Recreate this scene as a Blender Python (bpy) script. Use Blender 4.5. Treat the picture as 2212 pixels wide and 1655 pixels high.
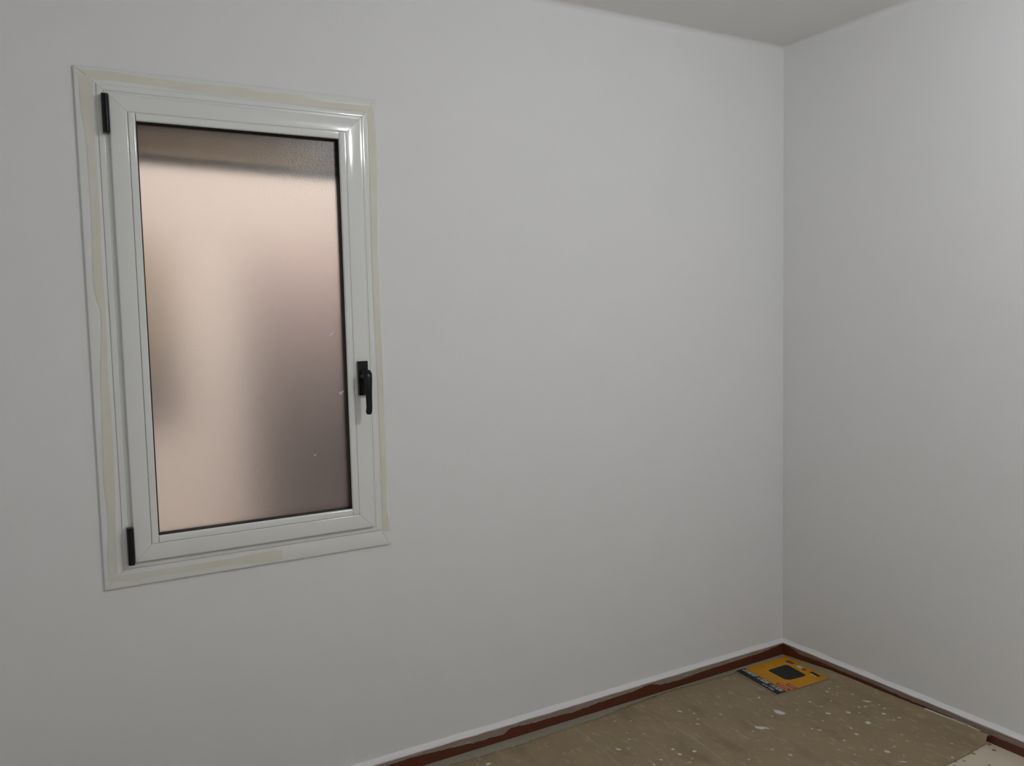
import bpy, bmesh, math, random
from mathutils import Vector, Matrix, noise
for o in list(bpy.data.objects): bpy.data.objects.remove(o, do_unlink=True)
S = bpy.context.scene
COL = S.collection

# ------------------------------------------------------------------ camera
cd = bpy.data.cameras.new('camera'); cam = bpy.data.objects.new('camera', cd); COL.objects.link(cam)
r = Vector((0.865401, -0.500553, -0.022985)); u = Vector((0.058174, 0.054804, 0.996801)); f = Vector((0.497692, 0.863969, -0.076546))
M = Matrix(((r.x, u.x, -f.x, -2.68627), (r.y, u.y, -f.y, -2.43029), (r.z, u.z, -f.z, 1.42996), (0, 0, 0, 1)))
cam.matrix_world = M
cd.sensor_fit = 'HORIZONTAL'; cd.sensor_width = 36.0; cd.lens = 29.567; cd.clip_start = 0.05
S.camera = cam

# ------------------------------------------------------------------ world, exposure
w = bpy.data.worlds.new('world'); S.world = w; w.use_nodes = True
w.node_tree.nodes['Background'].inputs[0].default_value = (0.35, 0.42, 0.6, 1)
w.node_tree.nodes['Background'].inputs[1].default_value = 0.05
S.view_settings.view_transform = 'Standard'; S.view_settings.look = 'None'
S.view_settings.exposure = 0.0; S.view_settings.gamma = 1.0; S.view_settings.use_curve_mapping = False
BULB_STRENGTH = 410.0
PATIO_STRENGTH = 760.0

# ------------------------------------------------------------------ dimensions (metres, floor = 0)
CEIL = 2.482
RX0, RY0 = -3.05, -3.3          # room reaches from (RX0,RY0) to (0,0)
LAMP = Vector((-1.13, -1.95, 2.345))

# ------------------------------------------------------------------ materials
def mat(name, col, rough=0.5, metallic=0.0, spec=0.5, noise_amt=0.0, noise_scale=8.0, bump=0.0, bump_scale=200.0, coat=0.0, col2=None, detail=3.0):
    m = bpy.data.materials.new(name); m.use_nodes = True
    nt = m.node_tree; b = nt.nodes['Principled BSDF']
    b.inputs['Base Color'].default_value = (*col, 1); b.inputs['Roughness'].default_value = rough
    b.inputs['Metallic'].default_value = metallic; b.inputs['Specular IOR Level'].default_value = spec
    b.inputs['Coat Weight'].default_value = coat
    tc = nt.nodes.new('ShaderNodeTexCoord')
    if noise_amt or col2:
        n = nt.nodes.new('ShaderNodeTexNoise'); n.inputs['Scale'].default_value = noise_scale; n.inputs['Detail'].default_value = detail
        nt.links.new(tc.outputs['Object'], n.inputs['Vector'])
        mx = nt.nodes.new('ShaderNodeMix'); mx.data_type = 'RGBA'
        c2 = col2 if col2 else tuple(c * (1 - noise_amt) for c in col)
        mx.inputs[6].default_value = (*col, 1); mx.inputs[7].default_value = (*c2, 1)
        nt.links.new(n.outputs['Fac'], mx.inputs[0]); nt.links.new(mx.outputs[2], b.inputs['Base Color'])
    if bump:
        n2 = nt.nodes.new('ShaderNodeTexNoise'); n2.inputs['Scale'].default_value = bump_scale; n2.inputs['Detail'].default_value = 2
        nt.links.new(tc.outputs['Object'], n2.inputs['Vector'])
        bp = nt.nodes.new('ShaderNodeBump'); bp.inputs['Strength'].default_value = bump; bp.inputs['Distance'].default_value = 0.002
        nt.links.new(n2.outputs['Fac'], bp.inputs['Height']); nt.links.new(bp.outputs[0], b.inputs['Normal'])
    return m

def emat(name, col, s):
    m = bpy.data.materials.new(name); m.use_nodes = True; b = m.node_tree.nodes['Principled BSDF']
    b.inputs['Base Color'].default_value = (0.8, 0.8, 0.8, 1)
    b.inputs['Emission Color'].default_value = (*col, 1); b.inputs['Emission Strength'].default_value = s
    return m

WALLC = (0.87, 0.87, 0.86)
m_wall = mat('white_wall_paint', WALLC, 0.75, spec=0.25, col2=(0.84, 0.845, 0.845), noise_scale=1.6, bump=0.10, bump_scale=260)
m_ceil = mat('white_ceiling_paint', (0.88, 0.87, 0.85), 0.85, spec=0.2, bump=0.1, bump_scale=200)
m_frame = mat('white_gloss_enamel', (0.84, 0.85, 0.82), 0.085, spec=0.5, bump=0.012, bump_scale=30)
m_rubber = mat('black_rubber', (0.008, 0.008, 0.009), 0.5, spec=0.25)
m_black = mat('black_plastic', (0.006, 0.006, 0.0065), 0.28, spec=0.28)
m_tape = mat('masking_tape', (0.72, 0.70, 0.535), 0.6, col2=(0.81, 0.80, 0.75), noise_scale=11, detail=4)
m_red = mat('terracotta_glaze', (0.12, 0.029, 0.012), 0.42, noise_amt=0.25, noise_scale=12)
m_ledge = mat('fresh_white_paint', (0.84, 0.84, 0.83), 0.45, bump=0.2, bump_scale=90)
m_kraft = mat('kraft_paper', (0.335, 0.262, 0.150), 0.62, spec=0.35, col2=(0.235, 0.176, 0.100), noise_scale=7, detail=6, bump=0.35, bump_scale=60)
m_fold = mat('pale_paper_fold', (0.46, 0.385, 0.265), 0.6, col2=(0.26, 0.2, 0.12), noise_scale=22, detail=4)  # paler than the sheet so the fold lines show
def streak(m, scale, c, amt):
    nt = m.node_tree; b = nt.nodes['Principled BSDF']; src = b.inputs['Base Color'].links[0].from_socket
    tc = nt.nodes.new('ShaderNodeTexCoord'); mp = nt.nodes.new('ShaderNodeMapping'); mp.inputs['Scale'].default_value = scale
    nt.links.new(tc.outputs['Object'], mp.inputs['Vector'])
    n = nt.nodes.new('ShaderNodeTexNoise'); n.inputs['Scale'].default_value = 1; n.inputs['Detail'].default_value = 4; nt.links.new(mp.outputs[0], n.inputs['Vector'])
    cr = nt.nodes.new('ShaderNodeMapRange'); cr.inputs[1].default_value = 0.56; cr.inputs[2].default_value = 0.74; cr.inputs[4].default_value = amt; nt.links.new(n.outputs['Fac'], cr.inputs[0])
    mx = nt.nodes.new('ShaderNodeMix'); mx.data_type = 'RGBA'; mx.inputs[7].default_value = (*c, 1)
    nt.links.new(cr.outputs[0], mx.inputs[0]); nt.links.new(src, mx.inputs[6]); nt.links.new(mx.outputs[2], b.inputs['Base Color'])
streak(m_kraft, (60, 22, 1), (0.44, 0.385, 0.29), 0.6)
streak(m_kraft, (13, 6, 1), (0.165, 0.12, 0.072), 0.6)
m_fleck = mat('dried_paint', (0.66, 0.65, 0.62), 0.5)
m_fleck2 = mat('thin_dried_paint', (0.46, 0.42, 0.35), 0.5)
m_yellow = mat('yellow_print', (0.60, 0.27, 0.006), 0.45, spec=0.2, noise_amt=0.12, noise_scale=30)
m_inkblack = mat('black_print', (0.011, 0.012, 0.014), 0.45, spec=0.2)
m_inkwhite = mat('white_print', (0.66, 0.66, 0.68), 0.45, noise_amt=0.25, noise_scale=160)
m_inkred = mat('dark_red_print', (0.30, 0.015, 0.02), 0.4)
m_inkpink = mat('pink_print', (0.55, 0.18, 0.22), 0.4)
m_inkpurple = mat('purple_print', (0.20, 0.075, 0.075), 0.4, noise_amt=0.5, noise_scale=90)
m_inkgrey = mat('grey_print', (0.16, 0.14, 0.13), 0.4, noise_amt=0.5, noise_scale=90)
m_inkbrown = mat('brown_print', (0.38, 0.16, 0.012), 0.4)
m_card = mat('grey_card_edge', (0.32, 0.28, 0.24), 0.7)

def glass_mat():
    m = bpy.data.materials.new('frosted_glass'); m.use_nodes = True; nt = m.node_tree; b = nt.nodes['Principled BSDF']
    b.inputs['Base Color'].default_value = (0.95, 0.93, 0.91, 1); b.inputs['Transmission Weight'].default_value = 1.0
    b.inputs['Roughness'].default_value = 0.47; b.inputs['IOR'].default_value = 1.45; b.inputs['Coat Weight'].default_value = 0.35; b.inputs['Coat Roughness'].default_value = 0.24
    tc = nt.nodes.new('ShaderNodeTexCoord'); n = nt.nodes.new('ShaderNodeTexNoise'); n.inputs['Scale'].default_value = 170; n.inputs['Detail'].default_value = 2
    nt.links.new(tc.outputs['Object'], n.inputs['Vector'])
    bp = nt.nodes.new('ShaderNodeBump'); bp.inputs['Strength'].default_value = 0.38; bp.inputs['Distance'].default_value = 0.001
    nt.links.new(n.outputs['Fac'], bp.inputs['Height']); nt.links.new(bp.outputs[0], b.inputs['Normal']); nt.links.new(bp.outputs[0], b.inputs['Coat Normal'])
    return m
m_glass = glass_mat()

def terrazzo():
    m = mat('beige_terrazzo', (0.42, 0.36, 0.27), 0.4); nt = m.node_tree; b = nt.nodes['Principled BSDF']
    tc = nt.nodes.new('ShaderNodeTexCoord')
    v = nt.nodes.new('ShaderNodeTexVoronoi'); v.inputs['Scale'].default_value = 42; v.inputs['Randomness'].default_value = 1
    nt.links.new(tc.outputs['Object'], v.inputs['Vector'])
    cr = nt.nodes.new('ShaderNodeValToRGB'); cr.color_ramp.elements[0].position = 0.20; cr.color_ramp.elements[0].color = (1, 1, 1, 1)
    cr.color_ramp.elements[1].position = 0.36; cr.color_ramp.elements[1].color = (0, 0, 0, 1)
    nt.links.new(v.outputs['Distance'], cr.inputs[0])
    sep = nt.nodes.new('ShaderNodeSeparateColor'); nt.links.new(v.outputs['Color'], sep.inputs[0])
    gt = nt.nodes.new('ShaderNodeMath'); gt.operation = 'GREATER_THAN'; gt.inputs[1].default_value = 0.62; nt.links.new(sep.outputs[0], gt.inputs[0])
    ml = nt.nodes.new('ShaderNodeMath'); ml.operation = 'MULTIPLY'; nt.links.new(cr.outputs[0], ml.inputs[0]); nt.links.new(gt.outputs[0], ml.inputs[1])
    n = nt.nodes.new('ShaderNodeTexNoise'); n.inputs['Scale'].default_value = 14; n.inputs['Detail'].default_value = 5
    nt.links.new(tc.outputs['Object'], n.inputs['Vector'])
    m1 = nt.nodes.new('ShaderNodeMix'); m1.data_type = 'RGBA'; m1.inputs[6].default_value = (0.72, 0.62, 0.49, 1); m1.inputs[7].default_value = (0.58, 0.52, 0.41, 1)
    nt.links.new(n.outputs['Fac'], m1.inputs[0])
    m2 = nt.nodes.new('ShaderNodeMix'); m2.data_type = 'RGBA'; m2.inputs[7].default_value = (0.26, 0.18, 0.11, 1)
    nt.links.new(ml.outputs[0], m2.inputs[0]); nt.links.new(m1.outputs[2], m2.inputs[6]); 
    # darker grey tone in the uncovered strip along the skirting
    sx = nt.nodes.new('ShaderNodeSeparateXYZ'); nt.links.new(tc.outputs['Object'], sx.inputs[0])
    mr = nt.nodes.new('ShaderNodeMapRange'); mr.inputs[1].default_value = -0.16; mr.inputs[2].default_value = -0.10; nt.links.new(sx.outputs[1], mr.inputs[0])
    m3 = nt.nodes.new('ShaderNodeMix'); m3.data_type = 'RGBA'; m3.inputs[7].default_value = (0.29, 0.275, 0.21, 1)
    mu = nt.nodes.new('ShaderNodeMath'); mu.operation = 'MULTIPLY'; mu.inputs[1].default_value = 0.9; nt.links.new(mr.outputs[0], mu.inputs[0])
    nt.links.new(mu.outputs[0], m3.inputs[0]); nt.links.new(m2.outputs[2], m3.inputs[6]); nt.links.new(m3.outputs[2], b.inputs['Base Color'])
    return m
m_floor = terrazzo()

def smear_mat(name, zmid, zspan, thin, axis_scale):
    # roller paint that gets thinner downwards: its own worn edge on the tile
    m = mat(name, (0.8, 0.8, 0.79), 0.5); nt = m.node_tree; b = nt.nodes['Principled BSDF']
    tc = nt.nodes.new('ShaderNodeTexCoord'); mp = nt.nodes.new('ShaderNodeMapping'); mp.inputs['Scale'].default_value = axis_scale
    nt.links.new(tc.outputs['Object'], mp.inputs['Vector'])
    n = nt.nodes.new('ShaderNodeTexNoise'); n.inputs['Scale'].default_value = 1.0; n.inputs['Detail'].default_value = 5
    nt.links.new(mp.outputs[0], n.inputs['Vector'])
    sx = nt.nodes.new('ShaderNodeSeparateXYZ'); nt.links.new(tc.outputs['Object'], sx.inputs[0])
    mr = nt.nodes.new('ShaderNodeMapRange'); mr.inputs[1].default_value = zmid - zspan; mr.inputs[2].default_value = zmid + zspan
    nt.links.new(sx.outputs[2], mr.inputs[0])
    ad = nt.nodes.new('ShaderNodeMath'); ad.operation = 'ADD'; nt.links.new(mr.outputs[0], ad.inputs[0]); nt.links.new(n.outputs['Fac'], ad.inputs[1])
    cr = nt.nodes.new('ShaderNodeValToRGB'); cr.color_ramp.elements[0].position = 0.60; cr.color_ramp.elements[0].color = (*thin, 1)
    cr.color_ramp.elements[1].position = 0.98; cr.color_ramp.elements[1].color = (0.72, 0.71, 0.69, 1)
    nt.links.new(ad.outputs[0], cr.inputs[0]); nt.links.new(cr.outputs[0], b.inputs['Base Color'])
    return m
m_smear_l = smear_mat('smeared_paint_back', 0.0595, 0.016, (0.31, 0.245, 0.205), (14, 14, 110))
m_smear_r = smear_mat('smeared_paint_side', 0.057, 0.013, (0.25, 0.185, 0.155), (9, 7, 210))

# ------------------------------------------------------------------ mesh helpers
def link(name, bm, m, parent=None, smooth=False, bevel=0.0, bseg=2):
    if bevel:
        bmesh.ops.bevel(bm, geom=[e for e in bm.edges if e.calc_face_angle(0) > 0.5], offset=bevel, segments=bseg, profile=0.5, affect='EDGES')
    bmesh.ops.recalc_face_normals(bm, faces=bm.faces[:])
    me = bpy.data.meshes.new(name); bm.to_mesh(me); bm.free()
    for q in (m if isinstance(m, (list, tuple)) else [m]): me.materials.append(q)
    if smooth:
        for p in me.polygons: p.use_smooth = True
        try: me.set_sharp_from_angle(angle=math.radians(40))
        except Exception: pass
    o = bpy.data.objects.new(name, me); COL.objects.link(o)
    if parent:
        o.parent = parent
        top = parent
        while top.parent: top = top.parent
        o.location = -top.location if parent is top else Vector((0, 0, 0))
    return o
def box(bm, x0, x1, y0, y1, z0, z1):
    vs = [bm.verts.new((x, y, z)) for x in (x0, x1) for y in (y0, y1) for z in (z0, z1)]
    for q in ((0, 1, 3, 2), (4, 6, 7, 5), (0, 4, 5, 1), (2, 3, 7, 6), (0, 2, 6, 4), (1, 5, 7, 3)): bm.faces.new([vs[i] for i in q])
def prism(bm, pts, axis, a, b):
    # polygon pts in the plane across axis, extruded a -> b
    def P(p, t): return {'x': (t, p[0], p[1]), 'y': (p[0], t, p[1]), 'z': (p[0], p[1], t)}[axis]
    A = [bm.verts.new(P(p, a)) for p in pts]; B = [bm.verts.new(P(p, b)) for p in pts]; n = len(pts)
    bm.faces.new(A); bm.faces.new(B[::-1])
    for i in range(n): bm.faces.new((A[i], B[i], B[(i + 1) % n], A[(i + 1) % n]))
def tube(bm, pts, rad, seg=12, squash=1.0):
    rings = []; rad = rad if isinstance(rad, (list, tuple)) else [rad] * len(pts)
    for i, p in enumerate(pts):
        p = Vector(p); d = (Vector(pts[min(i + 1, len(pts) - 1)]) - Vector(pts[max(i - 1, 0)])).normalized()
        a = Vector((1, 0, 0)) if abs(d.x) < 0.9 else Vector((0, 0, 1))
        s = (a - d * a.dot(d)).normalized(); t = d.cross(s)
        rings.append([bm.verts.new(p + (s * math.cos(k * 2 * math.pi / seg) + t * squash * math.sin(k * 2 * math.pi / seg)) * rad[i]) for k in range(seg)])
    for A, B in zip(rings, rings[1:]):
        for k in range(seg): bm.faces.new((A[k], A[(k + 1) % seg], B[(k + 1) % seg], B[k]))
    bm.faces.new(rings[0]); bm.faces.new(rings[-1][::-1])
def lathe(bm, prof, c, seg=24):
    rings = [[bm.verts.new((c[0] + rr * math.cos(k * 2 * math.pi / seg), c[1] + rr * math.sin(k * 2 * math.pi / seg), c[2] + z)) for k in range(seg)] for rr, z in prof]
    for A, B in zip(rings, rings[1:]):
        for k in range(seg): bm.faces.new((A[k], A[(k + 1) % seg], B[(k + 1) % seg], B[k]))
    bm.faces.new(rings[0]); bm.faces.new(rings[-1][::-1])
def empty(name, loc):
    o = bpy.data.objects.new(name, None); COL.objects.link(o); o.location = loc; o.empty_display_size = 0.1; return o
def tag(o, label, cat, group=None):
    o['label'] = label; o['category'] = cat
    if group: o['group'] = group
    return o
def struct(o): o['kind'] = 'structure'; return o
def lerp(tab, x):
    tab = sorted(tab)
    if x <= tab[0][0]: return tab[0][1]
    for (a, b), (c, d) in zip(tab, tab[1:]):
        if x <= c: return b + (d - b) * (x - a) / (c - a)
    return tab[-1][1]

# ================================================================== THE ROOM
T = 0.15
HX0, HX1, HZ0, HZ1 = -2.500, -1.768, 0.775, 2.058     # hole behind the casing
bm = bmesh.new()
box(bm, RX0 - T, HX0, 0, T, -0.05, CEIL + 0.1); box(bm, HX1, T, 0, T, -0.05, CEIL + 0.1)
box(bm, HX0, HX1, 0, T, -0.05, HZ0); box(bm, HX0, HX1, 0, T, HZ1, CEIL + 0.1)
struct(link('wall_back', bm, m_wall))
bm = bmesh.new(); box(bm, 0, T, RY0 - T, 0, -0.05, CEIL + 0.1); struct(link('wall_right', bm, m_wall))
bm = bmesh.new(); box(bm, RX0 - T, RX0, RY0 - T, 0, -0.05, CEIL + 0.1); struct(link('wall_left', bm, m_wall))
bm = bmesh.new(); box(bm, RX0, 0, RY0 - T, RY0, -0.05, CEIL + 0.1); struct(link('wall_front', bm, m_wall))
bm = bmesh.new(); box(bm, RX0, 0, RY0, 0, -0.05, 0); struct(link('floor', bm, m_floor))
bm = bmesh.new(); box(bm, RX0, 0, RY0, 0, CEIL, CEIL + 0.1); struct(link('ceiling', bm, m_ceil))
# soft plastered cove where walls meet the ceiling
def cove(name, pa, pb, n, rad=0.022, m=m_wall):
    bm = bmesh.new(); rings = []
    for p in (pa, pb):
        c = Vector(p) + Vector(n) * rad - Vector((0, 0, rad))
        row = [bm.verts.new(Vector(p))]
        for k in range(7):
            a = k * math.pi / 12
            row.append(bm.verts.new(c - Vector(n) * rad * math.cos(a) + Vector((0, 0, rad * math.sin(a)))))
        rings.append(row)
    A, B = rings; N = len(A)
    for i in range(N): bm.faces.new((A[i], A[(i + 1) % N], B[(i + 1) % N], B[i]))
    bm.faces.new(A); bm.faces.new(B[::-1])
    return struct(link(name, bm, m, smooth=True))
cove('trim_1', (RX0, 0, CEIL), (0, 0, CEIL), (0, -1, 0)); cove('trim_2', (0, RY0, CEIL), (0, 0, CEIL), (-1, 0, 0))

# skirting with a sloped top ledge
SKH, SKT = 0.0525, 0.014
def skirting(name, axis, a, b, sgn=-1):
    bm = bmesh.new()
    prism(bm, [(0, 0), (-SKT, 0), (-SKT, SKH - 0.003), (-SKT + 0.003, SKH), (0, SKH)], axis, a, b)
    return struct(link(name, bm, m_red))
bb = skirting('baseboard_back', 'x', RX0, 0)
br = bmesh.new()
prism(br, [(0, 0), (-SKT, 0), (-SKT, SKH - 0.003), (-SKT + 0.003, SKH), (0, SKH)], 'y', RY0, -SKT)
br = struct(link('baseboard_right', br, m_red))
# paint bead on the ledge of the skirting (wavy caulked fillet)
random.seed(4)
def ledge(parent, axis, a, b, n, amp):
    bm = bmesh.new(); prev = None
    for i in range(n + 1):
        t = a + (b - a) * i / n
        h = 0.0085 + amp * noise.noise(Vector((t * 9, 3, 1))) ; dz = 0.0022 * noise.noise(Vector((t * 14, 7, 2)))
        prof = [(0, SKH - 0.001), (-SKT - 0.0007, SKH - 0.0035 + dz), (-SKT - 0.0007, SKH - 0.0008), (-SKT * 0.62, SKH + 0.0028), (-0.0035, SKH + h * 0.8), (0, SKH + h * 1.35)]
        row = [bm.verts.new((t, p[0], p[1]) if axis == 'x' else (p[0], t, p[1])) for p in prof]
        if prev:
            for k in range(len(row)): bm.faces.new((prev[k], prev[(k + 1) % 6], row[(k + 1) % 6], row[k]))
        else: bm.faces.new(row)
        prev = row
    bm.faces.new(prev[::-1])
    return link('paint_bead', bm, m_ledge, parent, smooth=True)
ledge(bb, 'x', RX0, -0.001, 340, 0.002)
ledge(br, 'y', RY0, -0.006, 380, 0.004)
# roller paint on the tile faces with an uneven lower edge (film 0.4 mm thick)
def smear(parent, axis, tab, a, b, n, m, jag, seed):
    random.seed(seed); bm = bmesh.new(); prev = None; z1 = SKH - 0.001
    for i in range(n + 1):
        t = a + (b - a) * i / n
        z = lerp(tab, t) - 0.002 + jag * noise.noise(Vector((t * 45, seed, 0))) + jag * 0.5 * noise.noise(Vector((t * 160, seed, 5)))
        z = min(z, z1 - 0.001)
        rows = [(-SKT - 0.0005, z1), (-SKT - 0.0005, z + (z1 - z) * 0.5), (-SKT - 0.0005, z), (-SKT + 0.0005, z), (-SKT + 0.0005, z1)]
        row = [bm.verts.new((t, p[0], p[1]) if axis == 'x' else (p[0], t, p[1])) for p in rows]
        if prev:
            for k in range(5): bm.faces.new((prev[k], prev[(k + 1) % 5], row[(k + 1) % 5], row[k]))
        else: bm.faces.new(row)
        prev = row
    bm.faces.new(prev[::-1])
    return link('paint_smear', bm, m, parent)
LT = [(-3.0, .031), (-1.9, .034), (-1.70, .041), (-1.50, .030), (-1.46, .026), (-1.40, .0265), (-1.36, .024), (-1.33, .040), (-1.263, 0.0342), (-1.118, 0.0316), (-1.078, 0.0276), (-0.965, 0.0345), (-0.804, 0.0375), (-0.749, 0.0440), (-0.715, 0.0440), (-0.67, 0.0305), (-0.576, 0.0275), (-0.456, 0.0331), (-0.299, 0.0351), (-0.135, 0.0372), (-0.05, 0.0446), (-0.02, .048)]
smear(bb, 'x', LT, -3.04, -SKT - 0.001, 900, m_smear_l, 0.0022, 3)
RT = [(-0.02, .047), (-0.06, .044), (-0.104, 0.0316), (-0.2, 0.0372), (-0.28, 0.0344), (-0.357, 0.0353), (-0.473, 0.0362), (-0.571, 0.0329), (-0.665, 0.0332), (-0.753, 0.0337), (-0.80, 0.0302), (-0.84, .024), (-0.886, .020), (-0.892, 0.0293), (-0.998, 0.0309), (-4.2, .031)]
smear(br, 'y', RT, -3.29, -SKT - 0.001, 1000, m_smear_r, 0.0022, 9)

# ================================================================== WINDOW
Y = lambda d: -d
OX0, OX1, OZ0, OZ1 = -2.5435, -1.7395, 0.7385, 2.0915       # casing outside
C1X0, C1X1, C1Z0, C1Z1 = -2.494, -1.7715, 0.787, 2.051       # casing inside / frame outside
SX0, SX1, SZ0, SZ1 = -2.4685, -1.7965, 0.8045, 2.0255        # sash
BX0, BX1, BZ0, BZ1 = -2.4243, -1.8431, 0.850, 1.983          # bead outside
GX0, GX1, GZ0, GZ1 = -2.4060, -1.8625, 0.8690, 1.9630        # bead inside
win = empty('window_1', (-2.14, 0, 0.7385)); struct(win)

def frame4(name, outer, inner, prof, m, parent, smooth=True, butt=False):
    """four mitred pieces. prof: (t, y) with t=0 at outer edge and 1 at inner edge, closed polygon"""
    ox0, ox1, oz0, oz1 = outer; ix0, ix1, iz0, iz1 = inner; out = []
    oc = [(ox0, oz0), (ox1, oz0), (ox1, oz1), (ox0, oz1)]; ic = [(ix0, iz0), (ix1, iz0), (ix1, iz1), (ix0, iz1)]
    eps = 0.0003
    for k in range(4):
        a, b = k, (k + 1) % 4; bm = bmesh.new(); rings = []
        du = Vector((oc[b][0] - oc[a][0], 0, oc[b][1] - oc[a][1])).normalized() * eps
        for q, s in ((a, 1), (b, -1)):
            rings.append([bm.verts.new(Vector((oc[q][0] + (ic[q][0] - oc[q][0]) * t, y, oc[q][1] + (ic[q][1] - oc[q][1]) * t)) + du * s) for t, y in prof])
        A, B = rings; N = len(A)
        for i in range(N): bm.faces.new((A[i], A[(i + 1) % N], B[(i + 1) % N], B[i]))
        bm.faces.new(A); bm.faces.new(B[::-1])
        out.append(link(name, bm, m, parent, smooth=smooth))
    return out
def rnd(t0, t1, y, n=5, rt=0.1, ry=0.002):
    """rounded front between t0..t1 at depth y (negative = towards room)"""
    o = []
    for k in range(n + 1):
        a = math.pi / 2 * k / n
        o.append((t0 + rt * (1 - math.cos(a)), y + ry * (1 - math.sin(a))))
    for k in range(n + 1):
        a = math.pi / 2 * (1 - k / n)
        o.append((t1 - rt * (1 - math.cos(a)), y + ry * (1 - math.sin(a))))
    return o
# casing: thin plate, rounded outer lip
frame4('casing_board', (OX0, OX1, OZ0, OZ1), (C1X0, C1X1, C1Z0, C1Z1),
       [(0, 0.001)] + rnd(0, 1.0, -0.0085, 4, 0.07, 0.0035)[:5] + [(0.985, -0.0085), (1, -0.0080), (1, 0.001)], m_frame, win)
# fixed frame: slightly higher ridge then lower flat running under the sash
frame4('frame_rail', (C1X0 + 0.0002, C1X1 - 0.0002, C1Z0 + 0.0002, C1Z1 - 0.0002), (SX0 + 0.02, SX1 - 0.02, SZ0 + 0.02, SZ1 - 0.02),
       [(0, 0.03)] + rnd(0, 0.34, -0.0115, 4, 0.06, 0.0022) + [(0.36, -0.0105), (1, -0.0105), (1, 0.03)], m_frame, win)
# sash: flat face with rounded outer edge and a slim groove before the bead
frame4('sash_rail', (SX0, SX1, SZ0, SZ1), (BX0, BX1, BZ0, BZ1),
       [(0, -0.0112)] + rnd(0, 0.985, -0.0240, 5, 0.09, 0.004) + [(0.985, -0.0215), (1.0, -0.0215), (1, 0.02), (0.1, 0.02), (0.1, -0.0112)][:3] + [(0.50, 0.02), (0.50, -0.0100)], m_frame, win)
# glazing beads: verticals run through, horizontals fit between
def bead(x0, x1, z0, z1, vertical):
    bm = bmesh.new(); yf = -0.0240; e = 0.0004
    if vertical:
        s = 1 if x0 < -2.2 else -1
        a, b = (x0, x1) if s > 0 else (x1, x0)
        prof = [(a + s * e, 0.0), (a + s * e, yf + 0.001), (a + s * 0.0012, yf), (b - s * 0.005, yf), (b - s * 0.002, yf + 0.0008), (b - s * 0.0004, yf + 0.003), (b, yf + 0.0065), (b, 0.0)]
        prism(bm, prof, 'z', z0 + e, z1 - e)
    else:
        s = 1 if z0 < 1.4 else -1
        a, b = (z0, z1) if s > 0 else (z1, z0)
        prof = [(0.0, a + s * e), (yf + 0.001, a + s * e), (yf, a + s * 0.0012), (yf, b - s * 0.005), (yf + 0.0008, b - s * 0.002), (yf + 0.003, b - s * 0.0004), (yf + 0.0065, b), (0.0, b)]
        prism(bm, prof, 'x', x0 + e, x1 - e)
    return link('glazing_bead', bm, m_frame, win, smooth=True)
bead(BX0, GX0, BZ0, BZ1, True); bead(GX1, BX1, BZ0, BZ1, True)
bead(GX0, GX1, BZ0, GZ0, False); bead(GX0, GX1, GZ1, BZ1, False)
# black gasket lining the recess down to the glass
g = frame4('gasket', (GX0 + 0.0002, GX1 - 0.0002, GZ0 + 0.0002, GZ1 - 0.0002), (GX0 + 0.0042, GX1 - 0.0042, GZ0 + 0.0042, GZ1 - 0.0042),
       [(0, 0.0), (0, -0.0175), (0.45, -0.0165), (1, -0.007), (1, 0.0)], m_rubber, win)
# frosted pane
bm = bmesh.new(); box(bm, GX0 - 0.006, GX1 + 0.006, 0.0005, 0.0055, GZ0 - 0.006, GZ1 + 0.006)
pane = link('glass_pane', bm, m_glass, win)
# added black sash backing behind the bead, hides the bright rim and light leaks
frame4('sash_backing', (BX0 - 0.012, BX1 + 0.012, BZ0 - 0.012, BZ1 + 0.012), (GX0 - 0.0005, GX1 + 0.0005, GZ0 - 0.0005, GZ1 + 0.0005),
       [(0, 0.0075), (1, 0.0075), (1, 0.026), (0, 0.026)], m_rubber, win, smooth=False)
# paint flecks stuck on the pane
random.seed(8)
def blob(bm, c, rx, ry, ang, z0, z1, n=9, jag=0.25, plane='z', tab=None):
    pts = []
    for k in range(n):
        a = k * 2 * math.pi / n; q = 1 + random.uniform(-jag, jag)
        x, y = rx * math.cos(a) * q, ry * math.sin(a) * q
        pts.append((c[0] + x * math.cos(ang) - y * math.sin(ang), c[1] + x * math.sin(ang) + y * math.cos(ang)))
    prism(bm, pts, plane, z0, z1)
for cx, cz, rr, an in ((-1.9000, 1.397, .0045, .5), (-1.9060, 1.3915, .0035, .9), (-1.8935, 1.4035, .0025, .9), (-1.8800, 1.2180, .0045, -0.7), (-1.8735, 1.2225, .0045, .5), (-1.868, 1.225, .0025, .5),
                       (-1.964, 1.040, .003, .4), (-1.955, 1.052, .002, .4)):
    bm = bmesh.new(); blob(bm, (cx, cz), rr * 1.25, rr * 0.5, an, -0.0006, 0.0005, 8, 0.3, 'y'); link('paint_fleck', bm, m_ledge, win)

# hinges
for z0, z1 in ((1.9255, 2.0240), (0.8010, 0.9000)):
    bm = bmesh.new(); box(bm, -2.4845, -2.4695, -0.031, -0.0110, z0, z1)
    h = link('hinge', bm, m_black, win, smooth=True, bevel=0.003, bseg=3)
    bm = bmesh.new(); tube(bm, [(-2.4745, -0.0305, z0 + 0.002), (-2.4745, -0.0305, z1 - 0.002)], 0.0040, 12)
    link('hinge_pin', bm, m_black, h, smooth=True)

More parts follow.
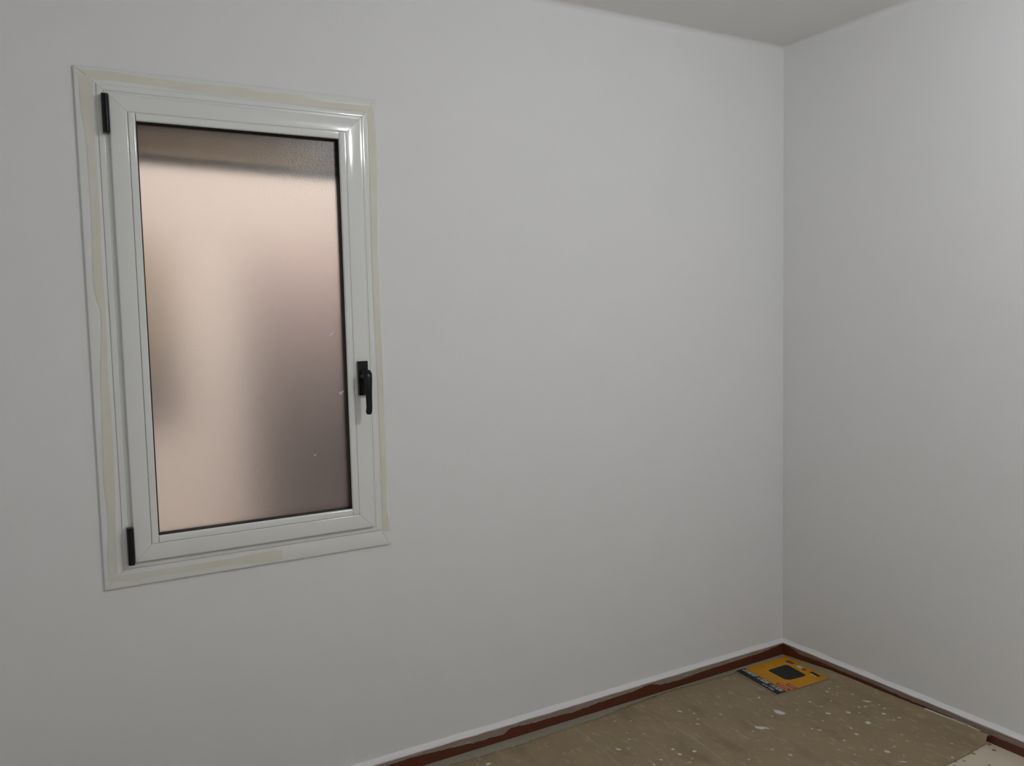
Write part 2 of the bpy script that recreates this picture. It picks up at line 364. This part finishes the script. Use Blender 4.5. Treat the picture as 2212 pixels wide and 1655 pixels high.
# handle
hx = -1.8185
bm = bmesh.new(); box(bm, hx - 0.0145, hx + 0.0145, -0.037, -0.0238, 1.211, 1.313)
h = link('handle', bm, m_black, win, smooth=True, bevel=0.0042, bseg=3)
bm = bmesh.new()
tube(bm, [(hx, -0.034, 1.267), (hx, -0.052, 1.269), (hx, -0.066, 1.270)], [0.0135, 0.0115, 0.0115], 20)
link('handle_neck', bm, m_black, h, smooth=True)
bm = bmesh.new()
tube(bm, [(hx, -0.060, 1.2840), (hx, -0.0655, 1.2825), (hx + 0.0003, -0.0715, 1.276), (hx + 0.0006, -0.0745, 1.262), (hx + 0.001, -0.0745, 1.235), (hx + 0.0012, -0.0735, 1.205), (hx + 0.0015, -0.0730, 1.178), (hx - 0.0005, -0.0735, 1.163), (hx - 0.001, -0.0735, 1.1565)],
     [0.0085, 0.0125, 0.0135, 0.0122, 0.0104, 0.0095, 0.0092, 0.0096, 0.0062], 20, 0.60)
link('handle_lever', bm, m_black, h, smooth=True)

FLECKS = [(-0.962, -0.111, 0.003, 0.002, -1.18), (-0.913, -0.139, 0.003, 0.002, -1.18), (-0.977, -0.198, 0.0036, 0.0023, -1.17), (-0.998, -0.239, 0.0034, 0.002, -1.06), (-1.013, -0.243, 0.0024, 0.002, -1.28), (-0.722, -0.177, 0.0059, 0.0031, -1.05), (-0.687, -0.186, 0.0033, 0.0021, -1.16), (-0.689, -0.217, 0.0039, 0.0023, -1.11), (-0.751, -0.219, 0.0025, 0.002, -1.35), (-0.707, -0.256, 0.0027, 0.002, -1.28), (-0.732, -0.282, 0.0048, 0.0025, -1.03), (-0.751, -0.265, 0.0027, 0.0025, -1.48), (-0.615, -0.272, 0.0052, 0.0036, -1.22), (-0.84, -0.286, 0.003, 0.002, -1.06), (-0.919, -0.368, 0.0042, 0.0039, -1.5), (-0.869, -0.414, 0.0053, 0.0057, -1.72), (-0.921, -0.404, 0.0051, 0.0043, -1.38), (-0.994, -0.398, 0.0035, 0.0029, -1.38), (-1.033, -0.41, 0.0039, 0.0028, -1.26), (-0.905, -0.446, 0.0033, 0.0029, -1.41), (-0.928, -0.459, 0.0049, 0.0029, -1.09), (-1.038, -0.286, 0.0041, 0.0031, -1.26), (-1.07, -0.272, 0.0073, 0.0035, -0.99), (-0.428, -0.372, 0.0142, 0.009, -1.14), (-0.568, -0.422, 0.0153, 0.0054, -0.87), (-0.402, -0.252, 0.0041, 0.004, -1.56), (-0.474, -0.325, 0.0034, 0.0022, -1.14), (-0.472, -0.38, 0.0031, 0.0023, -1.26), (-0.61, -0.422, 0.0032, 0.002, -1.11), (-0.64, -0.476, 0.0025, 0.0021, -1.35), (-0.647, -0.542, 0.0043, 0.0022, -1.03), (-0.758, -0.547, 0.0034, 0.0021, -1.12), (-0.69, -0.082, 0.0023, 0.0022, -1.55), (-0.934, -0.236, 0.0023, 0.002, -1.21), (-0.086, -0.345, 0.0043, 0.0043, -1.58), (-0.123, -0.339, 0.0031, 0.0027, -1.41), (-0.152, -0.353, 0.0041, 0.003, -1.23), (-0.156, -0.381, 0.0034, 0.0027, -1.28), (-0.133, -0.382, 0.0035, 0.0027, -1.26), (-0.152, -0.397, 0.0028, 0.0024, -1.32), (-0.094, -0.42, 0.0053, 0.0047, -1.41), (-0.098, -0.485, 0.0099, 0.0043, -0.94), (-0.138, -0.51, 0.0046, 0.0031, -1.16), (-0.161, -0.5, 0.0037, 0.0025, -1.16), (-0.196, -0.528, 0.0033, 0.0032, -1.51), (-0.226, -0.505, 0.0058, 0.0048, -1.34), (-0.292, -0.472, 0.0067, 0.0038, -1.05), (-0.268, -0.424, 0.0038, 0.0039, -1.58), (-0.204, -0.414, 0.0037, 0.0023, -1.11), (-0.274, -0.377, 0.0043, 0.0028, -1.16), (-0.272, -0.325, 0.0032, 0.0023, -1.23), (-0.094, -0.555, 0.0039, 0.0028, -1.18), (-0.132, -0.579, 0.0054, 0.0054, -1.55), (-0.111, -0.626, 0.0044, 0.0032, -1.2), (-0.142, -0.628, 0.0032, 0.0032, -1.52), (-0.234, -0.592, 0.0072, 0.0072, -1.54), (-0.313, -0.586, 0.0038, 0.0025, -1.14), (-0.226, -0.64, 0.0028, 0.0023, -1.29), (-0.427, -0.517, 0.0032, 0.0025, -1.27), (-0.414, -0.537, 0.0061, 0.002, -0.85), (-0.334, -0.623, 0.0051, 0.0044, -1.34), (-0.402, -0.628, 0.0036, 0.0033, -1.43), (-0.208, -0.705, 0.0058, 0.002, -0.81), (-0.233, -0.742, 0.0043, 0.0024, -1.03), (-0.178, -0.74, 0.0028, 0.002, -1.09), (-0.3, -0.743, 0.0041, 0.0037, -1.39), (-0.348, -0.75, 0.0063, 0.005, -1.27), (-0.324, -0.793, 0.0028, 0.0027, -1.46), (-0.207, -0.883, 0.0032, 0.0032, -1.48), (-0.128, -0.83, 0.0046, 0.0024, -0.99), (-0.625, -0.598, 0.0053, 0.0034, -1.14), (-0.465, -0.657, 0.0028, 0.002, -1.24), (-0.379, -0.715, 0.0043, 0.0037, -1.33), (-0.483, -0.531, 0.0028, 0.0024, -1.37), (-0.186, -0.292, 0.0026, 0.0021, -1.3), (-0.36, -0.816, 0.0087, 0.002, -0.7), (-0.448, -0.705, 0.0022, 0.002, -1.39), (-0.363, -0.395, 0.0026, 0.0022, -1.34), (-0.351, -0.499, 0.003, 0.0023, -1.28), (-0.085, -0.526, 0.0029, 0.0022, -1.24), (-1.4767, -0.1217, 0.006, 0.004, 0)]
# ------------------------------------------------------------------ strips of old masking tape on the casing
def tape(name, inner, outer, horizontal, label, y=-0.0088):
    bm = bmesh.new(); th = 0.0004
    k = 0 if horizontal else 1
    lo = max(min(p[k] for p in inner), min(p[k] for p in outer)); hi = min(max(p[k] for p in inner), max(p[k] for p in outer))
    ti = [(p[k], p[1 - k]) for p in inner]; to = [(p[k], p[1 - k]) for p in outer]; n = 90; prev = None
    for i in range(n + 1):
        t = lo + (hi - lo) * i / n
        a = lerp(ti, t) + 0.0008 * noise.noise(Vector((t * 30, 1, 0))); b = lerp(to, t) + 0.0012 * noise.noise(Vector((t * 30, 5, 0)))
        a, b = min(a, b), max(a, b)
        row = []
        for c, yy in ((a, y), (b, y), (b, y - th), (a, y - th)):
            row.append(bm.verts.new((t, yy, c) if horizontal else (c, yy, t)))
        if prev:
            for q in range(4): bm.faces.new((prev[q], prev[(q + 1) % 4], row[(q + 1) % 4], row[q]))
        else: bm.faces.new(row)
        prev = row
    bm.faces.new(prev[::-1])
    return tag(link(name, bm, m_tape), label, 'tape', 'masking tape strips on the window casing')
tape('masking_tape', [(-2.5315, 2.0800), (-2.510, 2.0660), (-2.492, 2.0601), (-2.4549, 2.0636), (-2.3592, 2.0609), (-2.2763, 2.0563), (-2.1231, 2.0555), (-2.0137, 2.0536), (-1.9416, 2.0526), (-1.8673, 2.0520), (-1.771, 2.0515), (-1.7493, 2.0515)],
     [(-2.5315, 2.0829), (-2.4906, 2.0822), (-2.4537, 2.0847), (-2.3583, 2.0793), (-2.2325, 2.0789), (-2.1219, 2.0822), (-2.0829, 2.0746), (-2.0304, 2.0778), (-1.9768, 2.0785), (-1.9407, 2.0728), (-1.9039, 2.0688), (-1.8091, 2.0698), (-1.7484, 2.0706)],
     True, 'yellowed masking tape strip along the top of the window casing')
tape('masking_tape', [(-2.5087, 2.0676), (-2.5009, 2.0519), (-2.5039, 1.9974), (-2.5027, 1.9327), (-2.5025, 1.7947), (-2.5014, 1.7009), (-2.5043, 1.6325), (-2.5042, 1.5639), (-2.5028, 1.5035), (-2.5018, 1.4776), (-2.5036, 1.416), (-2.5052, 1.3196), (-2.503, 1.1982), (-2.5044, 1.0268), (-2.5066, 0.9689), (-2.5108, 0.8917), (-2.5106, 0.8134), (-2.5101, 0.774), (-2.5169, 0.7615)],
     [(-2.5315, 2.0829), (-2.5323, 2.0337), (-2.5306, 1.9801), (-2.5231, 1.91), (-2.5218, 1.7936), (-2.5216, 1.7002), (-2.5245, 1.6321), (-2.5267, 1.5637), (-2.5223, 1.5037), (-2.5128, 1.4777), (-2.5146, 1.4163), (-2.5225, 1.3205), (-2.5259, 1.2), (-2.531, 1.03), (-2.5288, 0.9912), (-2.5259, 0.9327), (-2.5282, 0.8748), (-2.5336, 0.8075), (-2.5321, 0.7615)],
     False, 'yellowed masking tape strip down the hinge side of the window casing', -0.0091)
tape('masking_tape', [(-2.5303, 0.7717), (-2.5092, 0.7739), (-2.4416, 0.7739), (-2.3494, 0.7722), (-2.2317, 0.772), (-2.1417, 0.7757), (-2.0726, 0.7735)],
     [(-2.529, 0.7646), (-2.4715, 0.7503), (-2.4242, 0.7589), (-2.3503, 0.7541), (-2.2325, 0.7565), (-2.143, 0.7475), (-2.0758, 0.7452)],
     True, 'short masking tape strip under the window, ending halfway along')
tape('masking_tape', [(-1.7686, 2.0594), (-1.7663, 2.0156), (-1.7649, 1.9237), (-1.7664, 1.8579), (-1.768, 1.6882), (-1.769, 1.5681), (-1.7679, 1.447), (-1.7655, 1.3388), (-1.7643, 0.9396), (-1.7641, 0.8558), (-1.7646, 0.7823)],
     [(-1.7475, 2.0689), (-1.7468, 2.0359), (-1.7425, 1.9627), (-1.7430, 1.8595), (-1.7440, 1.8389), (-1.7476, 1.6889), (-1.7515, 1.6286), (-1.7489, 1.5682), (-1.7486, 1.4467), (-1.7461, 1.338), (-1.7468, 0.9376), (-1.7499, 0.8539), (-1.7430, 0.8184), (-1.7433, 0.7785)],
     False, 'yellowed masking tape strip down the handle side of the window casing', -0.0091)

# ================================================================== OUTSIDE THE WINDOW (a narrow patio seen through the frosted pane)
m_patio = mat('pink_render', (0.74, 0.68, 0.64), 0.9, noise_amt=0.1, noise_scale=3)
PX0, PX1, PY1 = -3.8, -0.4, 2.1
bm = bmesh.new(); box(bm, PX0, PX1, PY1, PY1 + 0.1, -0.05, 3.2); struct(link('wall_outside', bm, m_patio))
bm = bmesh.new(); box(bm, PX0 - 0.1, PX0, T, PY1, -0.05, 3.2); struct(link('wall_outside_left', bm, m_patio))
bm = bmesh.new(); box(bm, PX1, PX1 + 0.1, T, PY1, -0.05, 3.2); struct(link('wall_outside_right', bm, m_patio))
bm = bmesh.new(); box(bm, PX0, PX1, T, PY1, -0.05, 0.0); struct(link('floor_outside', bm, m_patio))
# lowered end of the roller shutter
m_slat = mat('brown_shutter_slat', (0.58, 0.41, 0.25), 0.6)
m_bar = mat('grey_aluminium', (0.09, 0.085, 0.065), 0.5)
sh = empty('roller_shutter', (-2.134, 0.075, 1.865)); sh.rotation_euler = (0, math.radians(1.4), 0)
tag(sh, 'brown roller shutter lowered a hand width behind the top of the pane', 'shutter')
def child_local(name, bm, m, parent, smooth=False):
    o = link(name, bm, m, parent, smooth=smooth); o.location = (0, 0, 0); return o
for k in range(4):
    bm = bmesh.new(); z = 0.026 + k * 0.042
    prism(bm, [(-0.004, z + 0.0005), (-0.0065, z + 0.012), (-0.0075, z + 0.021), (-0.0065, z + 0.030), (-0.004, z + 0.0415), (0.003, z + 0.0415), (0.003, z + 0.0005)], 'x', -0.34, 0.34)
    child_local('shutter_slat', bm, m_slat, sh, True)
bm = bmesh.new(); prism(bm, [(-0.009, 0.0), (-0.009, 0.024), (0.009, 0.024), (0.009, 0.0)], 'x', -0.34, 0.34); child_local('bottom_bar', bm, m_bar, sh)
# washing line with two towels
ln = bmesh.new(); tube(ln, [(PX0, 0.62, 1.742), (-2.6, 0.62, 1.725), (-1.6, 0.62, 1.722), (PX1, 0.62, 1.742)], 0.003, 8)
tag(link('clothes_line', ln, m_card), 'thin clothes line strung across the patio outside the pane', 'clothes line')
def towel(x0, x1, ztop, zbot, m, label, seed, y=0.62):
    bm = bmesh.new(); n = 26; rows = []
    prof = [(y + 0.0085, zbot + 0.25), (y + 0.0075, ztop - 0.02), (y, ztop + 0.0035), (y - 0.0075, ztop - 0.02), (y - 0.012, ztop - 0.3), (y - 0.014, zbot)]
    for i in range(n + 1):
        t = i / n; x = x0 + (x1 - x0) * t; row = []
        for q, (yy, z) in enumerate(prof):
            amp = (0.0 if 1 <= q <= 3 else 0.012) * (-1 if q < 2 else 1)
            row.append(bm.verts.new((x, yy - (abs(math.sin(t * 13 + seed)) * amp if q > 3 else 0), z)))
        rows.append(row)
    for A, B in zip(rows, rows[1:]):
        for k in range(len(prof) - 1): bm.faces.new((A[k], A[k + 1], B[k + 1], B[k]))
    o = link('hanging_towel', bm, m, smooth=True)
    md = o.modifiers.new('thick', 'SOLIDIFY'); md.thickness = 0.004; md.offset = 1
    return tag(o, label, 'towel')
towel(-2.02, -1.36, 1.728, 0.35, mat('mauve_cloth', (0.155, 0.118, 0.11), 0.9), 'dark mauve towel hanging behind the right half of the frosted pane', 0.4)
towel(-2.72, -2.235, 1.726, 1.09, mat('tan_cloth', (0.165, 0.125, 0.082), 0.9), 'tan towel hanging behind the left edge of the frosted pane', 2.0)
# unseen lamp added high above the window to light the patio
pl = empty('added_patio_lamp', (-1.75, 0.24, 2.40)); tag(pl, 'unseen added lamp lighting the patio from above the window', 'lamp')
bm = bmesh.new(); box(bm, -1.83, -1.67, 0.1505, 0.19, 2.33, 2.47); link('lamp_base', bm, m_card, pl, bevel=0.01)
bm = bmesh.new(); bmesh.ops.create_uvsphere(bm, u_segments=20, v_segments=12, radius=0.06, matrix=Matrix.Translation((-1.75, 0.24, 2.40)))
link('lamp_globe', bm, emat('patio_light', (1.0, 0.92, 0.86), PATIO_STRENGTH), pl, smooth=True)

# ================================================================== CEILING LAMP (bare bulb behind the photographer's right shoulder)
cl = empty('ceiling_lamp', (LAMP.x, LAMP.y, CEIL)); tag(cl, 'bare white bulb in a short holder on the ceiling', 'lamp')
bm = bmesh.new(); lathe(bm, [(0.045, CEIL - 0.0), (0.045, CEIL - 0.012), (0.02, CEIL - 0.03), (0.019, CEIL - 0.079)], (LAMP.x, LAMP.y, 0)); link('lamp_holder', bm, m_ceil, cl, smooth=True)
bm = bmesh.new(); lathe(bm, [(0.013, 0.062), (0.016, 0.05), (0.029, 0.028), (0.036, 0.005), (0.034, -0.016), (0.024, -0.031), (0.008, -0.037)], LAMP, 24)
link('light_bulb', bm, emat('bulb_glow', (0.965, 0.98, 1.02), BULB_STRENGTH), cl, smooth=True)

# ================================================================== BROWN PAPER ON THE FLOOR
LEFT = [(-2.9, -.06), (-1.5973, -0.0582), (-1.4949, -0.0653), (-1.3093, -0.0720), (-1.2568, -0.0643), (-1.1366, -0.0636), (-0.9868, -0.0575), (-0.8263, -0.0414), (-0.6162, -0.0275), (-0.4874, -0.0420), (-0.3119, -0.0457), (-0.15, -.040), (0, -.040)]
RIGHT = [(-0.27, -0.8994), (-0.1921, -0.8986), (-0.1527, -0.8969), (-0.1125, -0.8932), (-0.0566, -0.8911), (-0.0211, -0.8880), (0, -.887), (-2.9, -.905)]
CONTACT = [(-.93, .026), (-0.878, 0.0266), (-0.809, 0.0295), (-0.665, 0.0256), (-0.571, 0.0238), (-0.473, 0.0219), (-0.358, 0.0215), (-0.25, 0.019), (-.15, .011), (-.05, .004), (0, .003)]
def crease(x, y, pts, wd, h):
    xc = lerp([(p[1], p[0]) for p in pts], y); d = (x - xc) / wd
    return h * math.exp(-d * d)
def sheet_z(x, y):
    z = 0.0016 + 0.0011 * (noise.noise(Vector((x * 5, y * 2.2, 0))) + 0.6) + 0.0005 * noise.noise(Vector((x * 26, y * 7, 3)))
    z += crease(x, y, [(-0.832, -.05), (-.8134, -.24), (-.816, -.40), (-.842, -.56), (-.87, -.95)], 0.0045, 0.0022)
    z += crease(x, y, [(-1.105, -.05), (-1.115, -.25), (-1.127, -.33), (-1.15, -.95)], 0.0045, 0.0022)
    z += crease(x, y, [(-0.56, -.3), (-.57, -.6), (-.60, -.95)], 0.006, 0.0011) * (1 if y < -.3 else 0.4)
    z += crease(x, y, [(-1.42, -.05), (-1.44, -.95)], 0.005, 0.002)
    d = max(0.0, (x + 0.052) / 0.036)
    if d > 0:
        s = d * d * (3 - 2 * min(d, 1)) if d < 1 else 1
        z += (lerp(CONTACT, y) + 0.0012 * noise.noise(Vector((y * 40, 1, 1))) - z) * s
    if -0.40 < x < 0.0 and -0.31 < y: z = min(z, 0.0030) if x < -0.06 else z
    return max(z, 0.0008)
paper = empty('floor_paper', (-1.0, -0.45, 0.0))
tag(paper, 'brown kraft paper sheet covering the floor, spattered with white paint', 'floor paper')
bm = bmesh.new(); xs = []; x = -2.9
while x < -0.0165: xs.append(x); x += 0.02 if x < -1.8 else (0.005 if x < -0.06 else 0.004)
xs.append(-0.0162); NY = 120; grid = []
for x in xs:
    y0 = lerp(LEFT, x) + 0.005 * noise.noise(Vector((x * 55, 2, 2))) + 0.006 * noise.noise(Vector((x * 140, 2, 2)))
    y1 = lerp(RIGHT, x) + 0.004 * noise.noise(Vector((x * 60, 8, 2)))
    if x > -0.05: y0 = min(y0, -0.030)
    grid.append([bm.verts.new((x, y0 + (y1 - y0) * j / NY, sheet_z(x, y0 + (y1 - y0) * j / NY))) for j in range(NY + 1)])
for A, B in zip(grid, grid[1:]):
    for j in range(NY): bm.faces.new((A[j], B[j], B[j + 1], A[j + 1]))
so = link('paper_sheet', bm, m_kraft, paper, smooth=True)
md = so.modifiers.new('thick', 'SOLIDIFY'); md.thickness = 0.0006; md.offset = -1
for nm, line in (('fold_ridge', [(-0.832, -.05), (-0.8134, -.24), (-.816, -.40), (-.842, -.56), (-.865, -.88)]), ('fold_ridge', [(-1.105, -.06), (-1.115, -.25), (-1.127, -.33), (-1.15, -.88)]), ('fold_ridge', [(-1.42, -.07), (-1.44, -.88)])):
    bm = bmesh.new(); prev = None; tab = [(p[1], p[0]) for p in line]
    for i in range(91):
        y = line[0][1] + (line[-1][1] - line[0][1]) * i / 90; x = lerp(tab, y) + 0.0012 * noise.noise(Vector((y * 30, 4, 4)))
        hh = 0.0018 * (0.55 + 0.9 * abs(noise.noise(Vector((y * 12, 9, 4))))); z = sheet_z(x, y)
        row = [bm.verts.new(p) for p in ((x - 0.0032, y, z - 0.0006), (x - 0.0004, y, z + hh), (x + 0.0006, y, z + hh * 0.8), (x + 0.0022, y, z - 0.0006))]
        if prev:
            for q in range(4): bm.faces.new((prev[q], prev[(q + 1) % 4], row[(q + 1) % 4], row[q]))
        else: bm.faces.new(row)
        prev = row
    bm.faces.new(prev[::-1]); link(nm, bm, m_fold, paper)
random.seed(21)
for cx, cy, rx, ry, an in FLECKS:
    if cx > -0.03: continue
    z = sheet_z(cx, cy); bm = bmesh.new(); big = rx > 0.0058
    blob(bm, (cx, cy), rx * 1.4, ry * 1.3, an, z - 0.0004, z + 0.0007 + 0.0004 * big, 14 if big else 8, 0.42 if rx > .01 else 0.22)
    link('paint_splatter', bm, m_fleck if big or random.random() < 0.6 else m_fleck2, paper)
bm = bmesh.new()
for i in range(600):
    cx = -0.07 - random.random() ** 1.2 * 1.55; cy = -0.08 - random.random() * 0.80
    if -0.37 < cx < -0.02 and cy > -0.30: continue
    z = sheet_z(cx, cy); rr = random.uniform(0.0007, 0.0021)
    blob(bm, (cx, cy), rr * random.uniform(1, 1.8), rr * 0.7, -1.2 + random.uniform(-.5, .5), z - 0.0004, z + 0.0005, 6, 0.2)
o = link('paint_specks', bm, m_fleck2, paper); o['kind'] = 'stuff'
# hardened line of white paint along the lifted edge of the paper
bm = bmesh.new(); prev = None
for i in range(41):
    y = -0.662 - i * 0.0049; wd = 0.0026 * (1 - i / 44) + 0.0008
    if 30 <= i <= 31: wd *= 0.3
    z = sheet_z(-0.0165, y); row = [bm.verts.new(p) for p in ((-0.0170, y, z - .0005), (-0.0170 - wd * 2, y, z - 0.001), (-0.0170 - wd * 2, y, z + 0.0012), (-0.0160, y, z + 0.0016))]
    if prev:
        for q in range(4): bm.faces.new((prev[q], prev[(q + 1) % 4], row[(q + 1) % 4], row[q]))
    else: bm.faces.new(row)
    prev = row
bm.faces.new(prev[::-1]); link('paint_streak', bm, m_fleck, paper)

# ================================================================== YELLOW PRINTED CARD
O2, U2, V2 = Vector((-0.3132, -0.0400)), Vector((-0.0239, -0.2359)), Vector((0.2790, -0.0084))
CZ0, CZ1 = 0.0040, 0.0068
card = empty('printed_card', (-0.185, -0.16, CZ0))
tag(card, 'yellow and black printed cardboard package lying on brown paper in the corner', 'package')
def cu(a, b): p = O2 + U2 * a + V2 * b; return (p.x, p.y)
def patch(name, uvs, m, h=0.00025, base=CZ1, parent=card):
    bm = bmesh.new(); prism(bm, [cu(*q) for q in uvs], 'z', base - 0.0001, base + h); return link(name, bm, m, parent)
bm = bmesh.new(); prism(bm, [cu(0, 0), cu(1, 0), cu(1, 1), cu(0, 1)], 'z', CZ0, CZ1); link('card_board', bm, m_card, card)
patch('yellow_panel', [(0.001, 0.19), (0.999, 0.188), (0.999, 0.998), (0.001, 0.998)], m_yellow)
stripe = patch('black_stripe', [(0.001, 0.012), (0.999, 0.012), (0.999, 0.1875), (0.001, 0.1895)], m_inkblack)
patch('black_square', [(0.262, 0.455), (0.250, 0.755), (0.262, 0.785), (0.308, 0.807), (0.700, 0.792), (0.730, 0.775), (0.742, 0.736), (0.722, 0.490), (0.660, 0.428), (0.300, 0.424), (0.270, 0.436)], m_inkblack, 0.0005)
def rect(name, a0, a1, b0, b1, m, h=0.0005, parent=card): return patch(name, [(a0, b0), (a1, b0), (a1, b1), (a0, b1)], m, h, parent=parent)
# letter-like strokes of the two unreadable lines of print on the black stripe
random.seed(5)
def strokes(name, a0, a1, b0, b1, n, m, gaps=()):
    bm = bmesh.new(); wd = (a1 - a0) / n
    for i in range(n):
        if i in gaps: continue
        s = a0 + i * wd; kind = random.choice('IHNELTO'); e = wd * 0.8; t = wd * 0.26; hb = (b1 - b0)
        def bar(u0, u1, v0, v1): prism(bm, [cu(s + u0, b0 + v0 * hb), cu(s + u1, b0 + v0 * hb), cu(s + u1, b0 + v1 * hb), cu(s + u0, b0 + v1 * hb)], 'z', CZ1, CZ1 + 0.0005)
        bar(0, t, 0, 1)
        if kind in 'HNO': bar(e - t, e, 0, 1)
        if kind in 'H': bar(t, e - t, 0.4, 0.62)
        if kind in 'NOET': bar(t, e - t if kind in 'NO' else e, 0.78, 1)
        if kind in 'OEL': bar(t, e - t if kind == 'O' else e, 0, 0.22)
    return link(name, bm, m, stripe)
strokes('printed_text', 0.03, 0.955, 0.112, 0.176, 25, m_inkwhite, (9, 17))
strokes('printed_text', 0.60, 0.86, 0.048, 0.078, 13, m_inkwhite, (6,))
rect('red_label', 0.700, 0.999, 0.216, 0.280, m_inkred); rect('red_label', 0.805, 0.999, 0.322, 0.392, m_inkred)
rect('label_print', 0.740, 0.940, 0.236, 0.262, m_inkpink, 0.0007); rect('label_print', 0.845, 0.965, 0.344, 0.374, m_inkpink, 0.0007)
patch('round_mark', [(0.115 + 0.042 * math.cos(k * math.pi / 5), 0.460 + 0.034 * math.sin(k * math.pi / 5)) for k in range(10)], m_inkbrown, 0.0005)
rect('small_picture', 0.140, 0.295, 0.862, 0.940, m_inkpurple); rect('small_picture', 0.395, 0.500, 0.870, 0.940, m_inkwhite)
rect('small_picture', 0.500, 0.590, 0.872, 0.928, m_inkpurple); rect('small_picture', 0.685, 0.875, 0.895, 0.948, m_inkblack)
rect('small_picture', 0.720, 0.860, 0.870, 0.893, m_inkwhite); rect('small_picture', 0.205, 0.29, 0.856, 0.861, m_inkwhite)
for k in range(5): rect('printed_line', 0.20 + 0.01 * k, 0.62 + 0.01 * (k % 3), 0.235 + 0.034 * k, 0.244 + 0.034 * k, m_inkbrown, 0.0004)
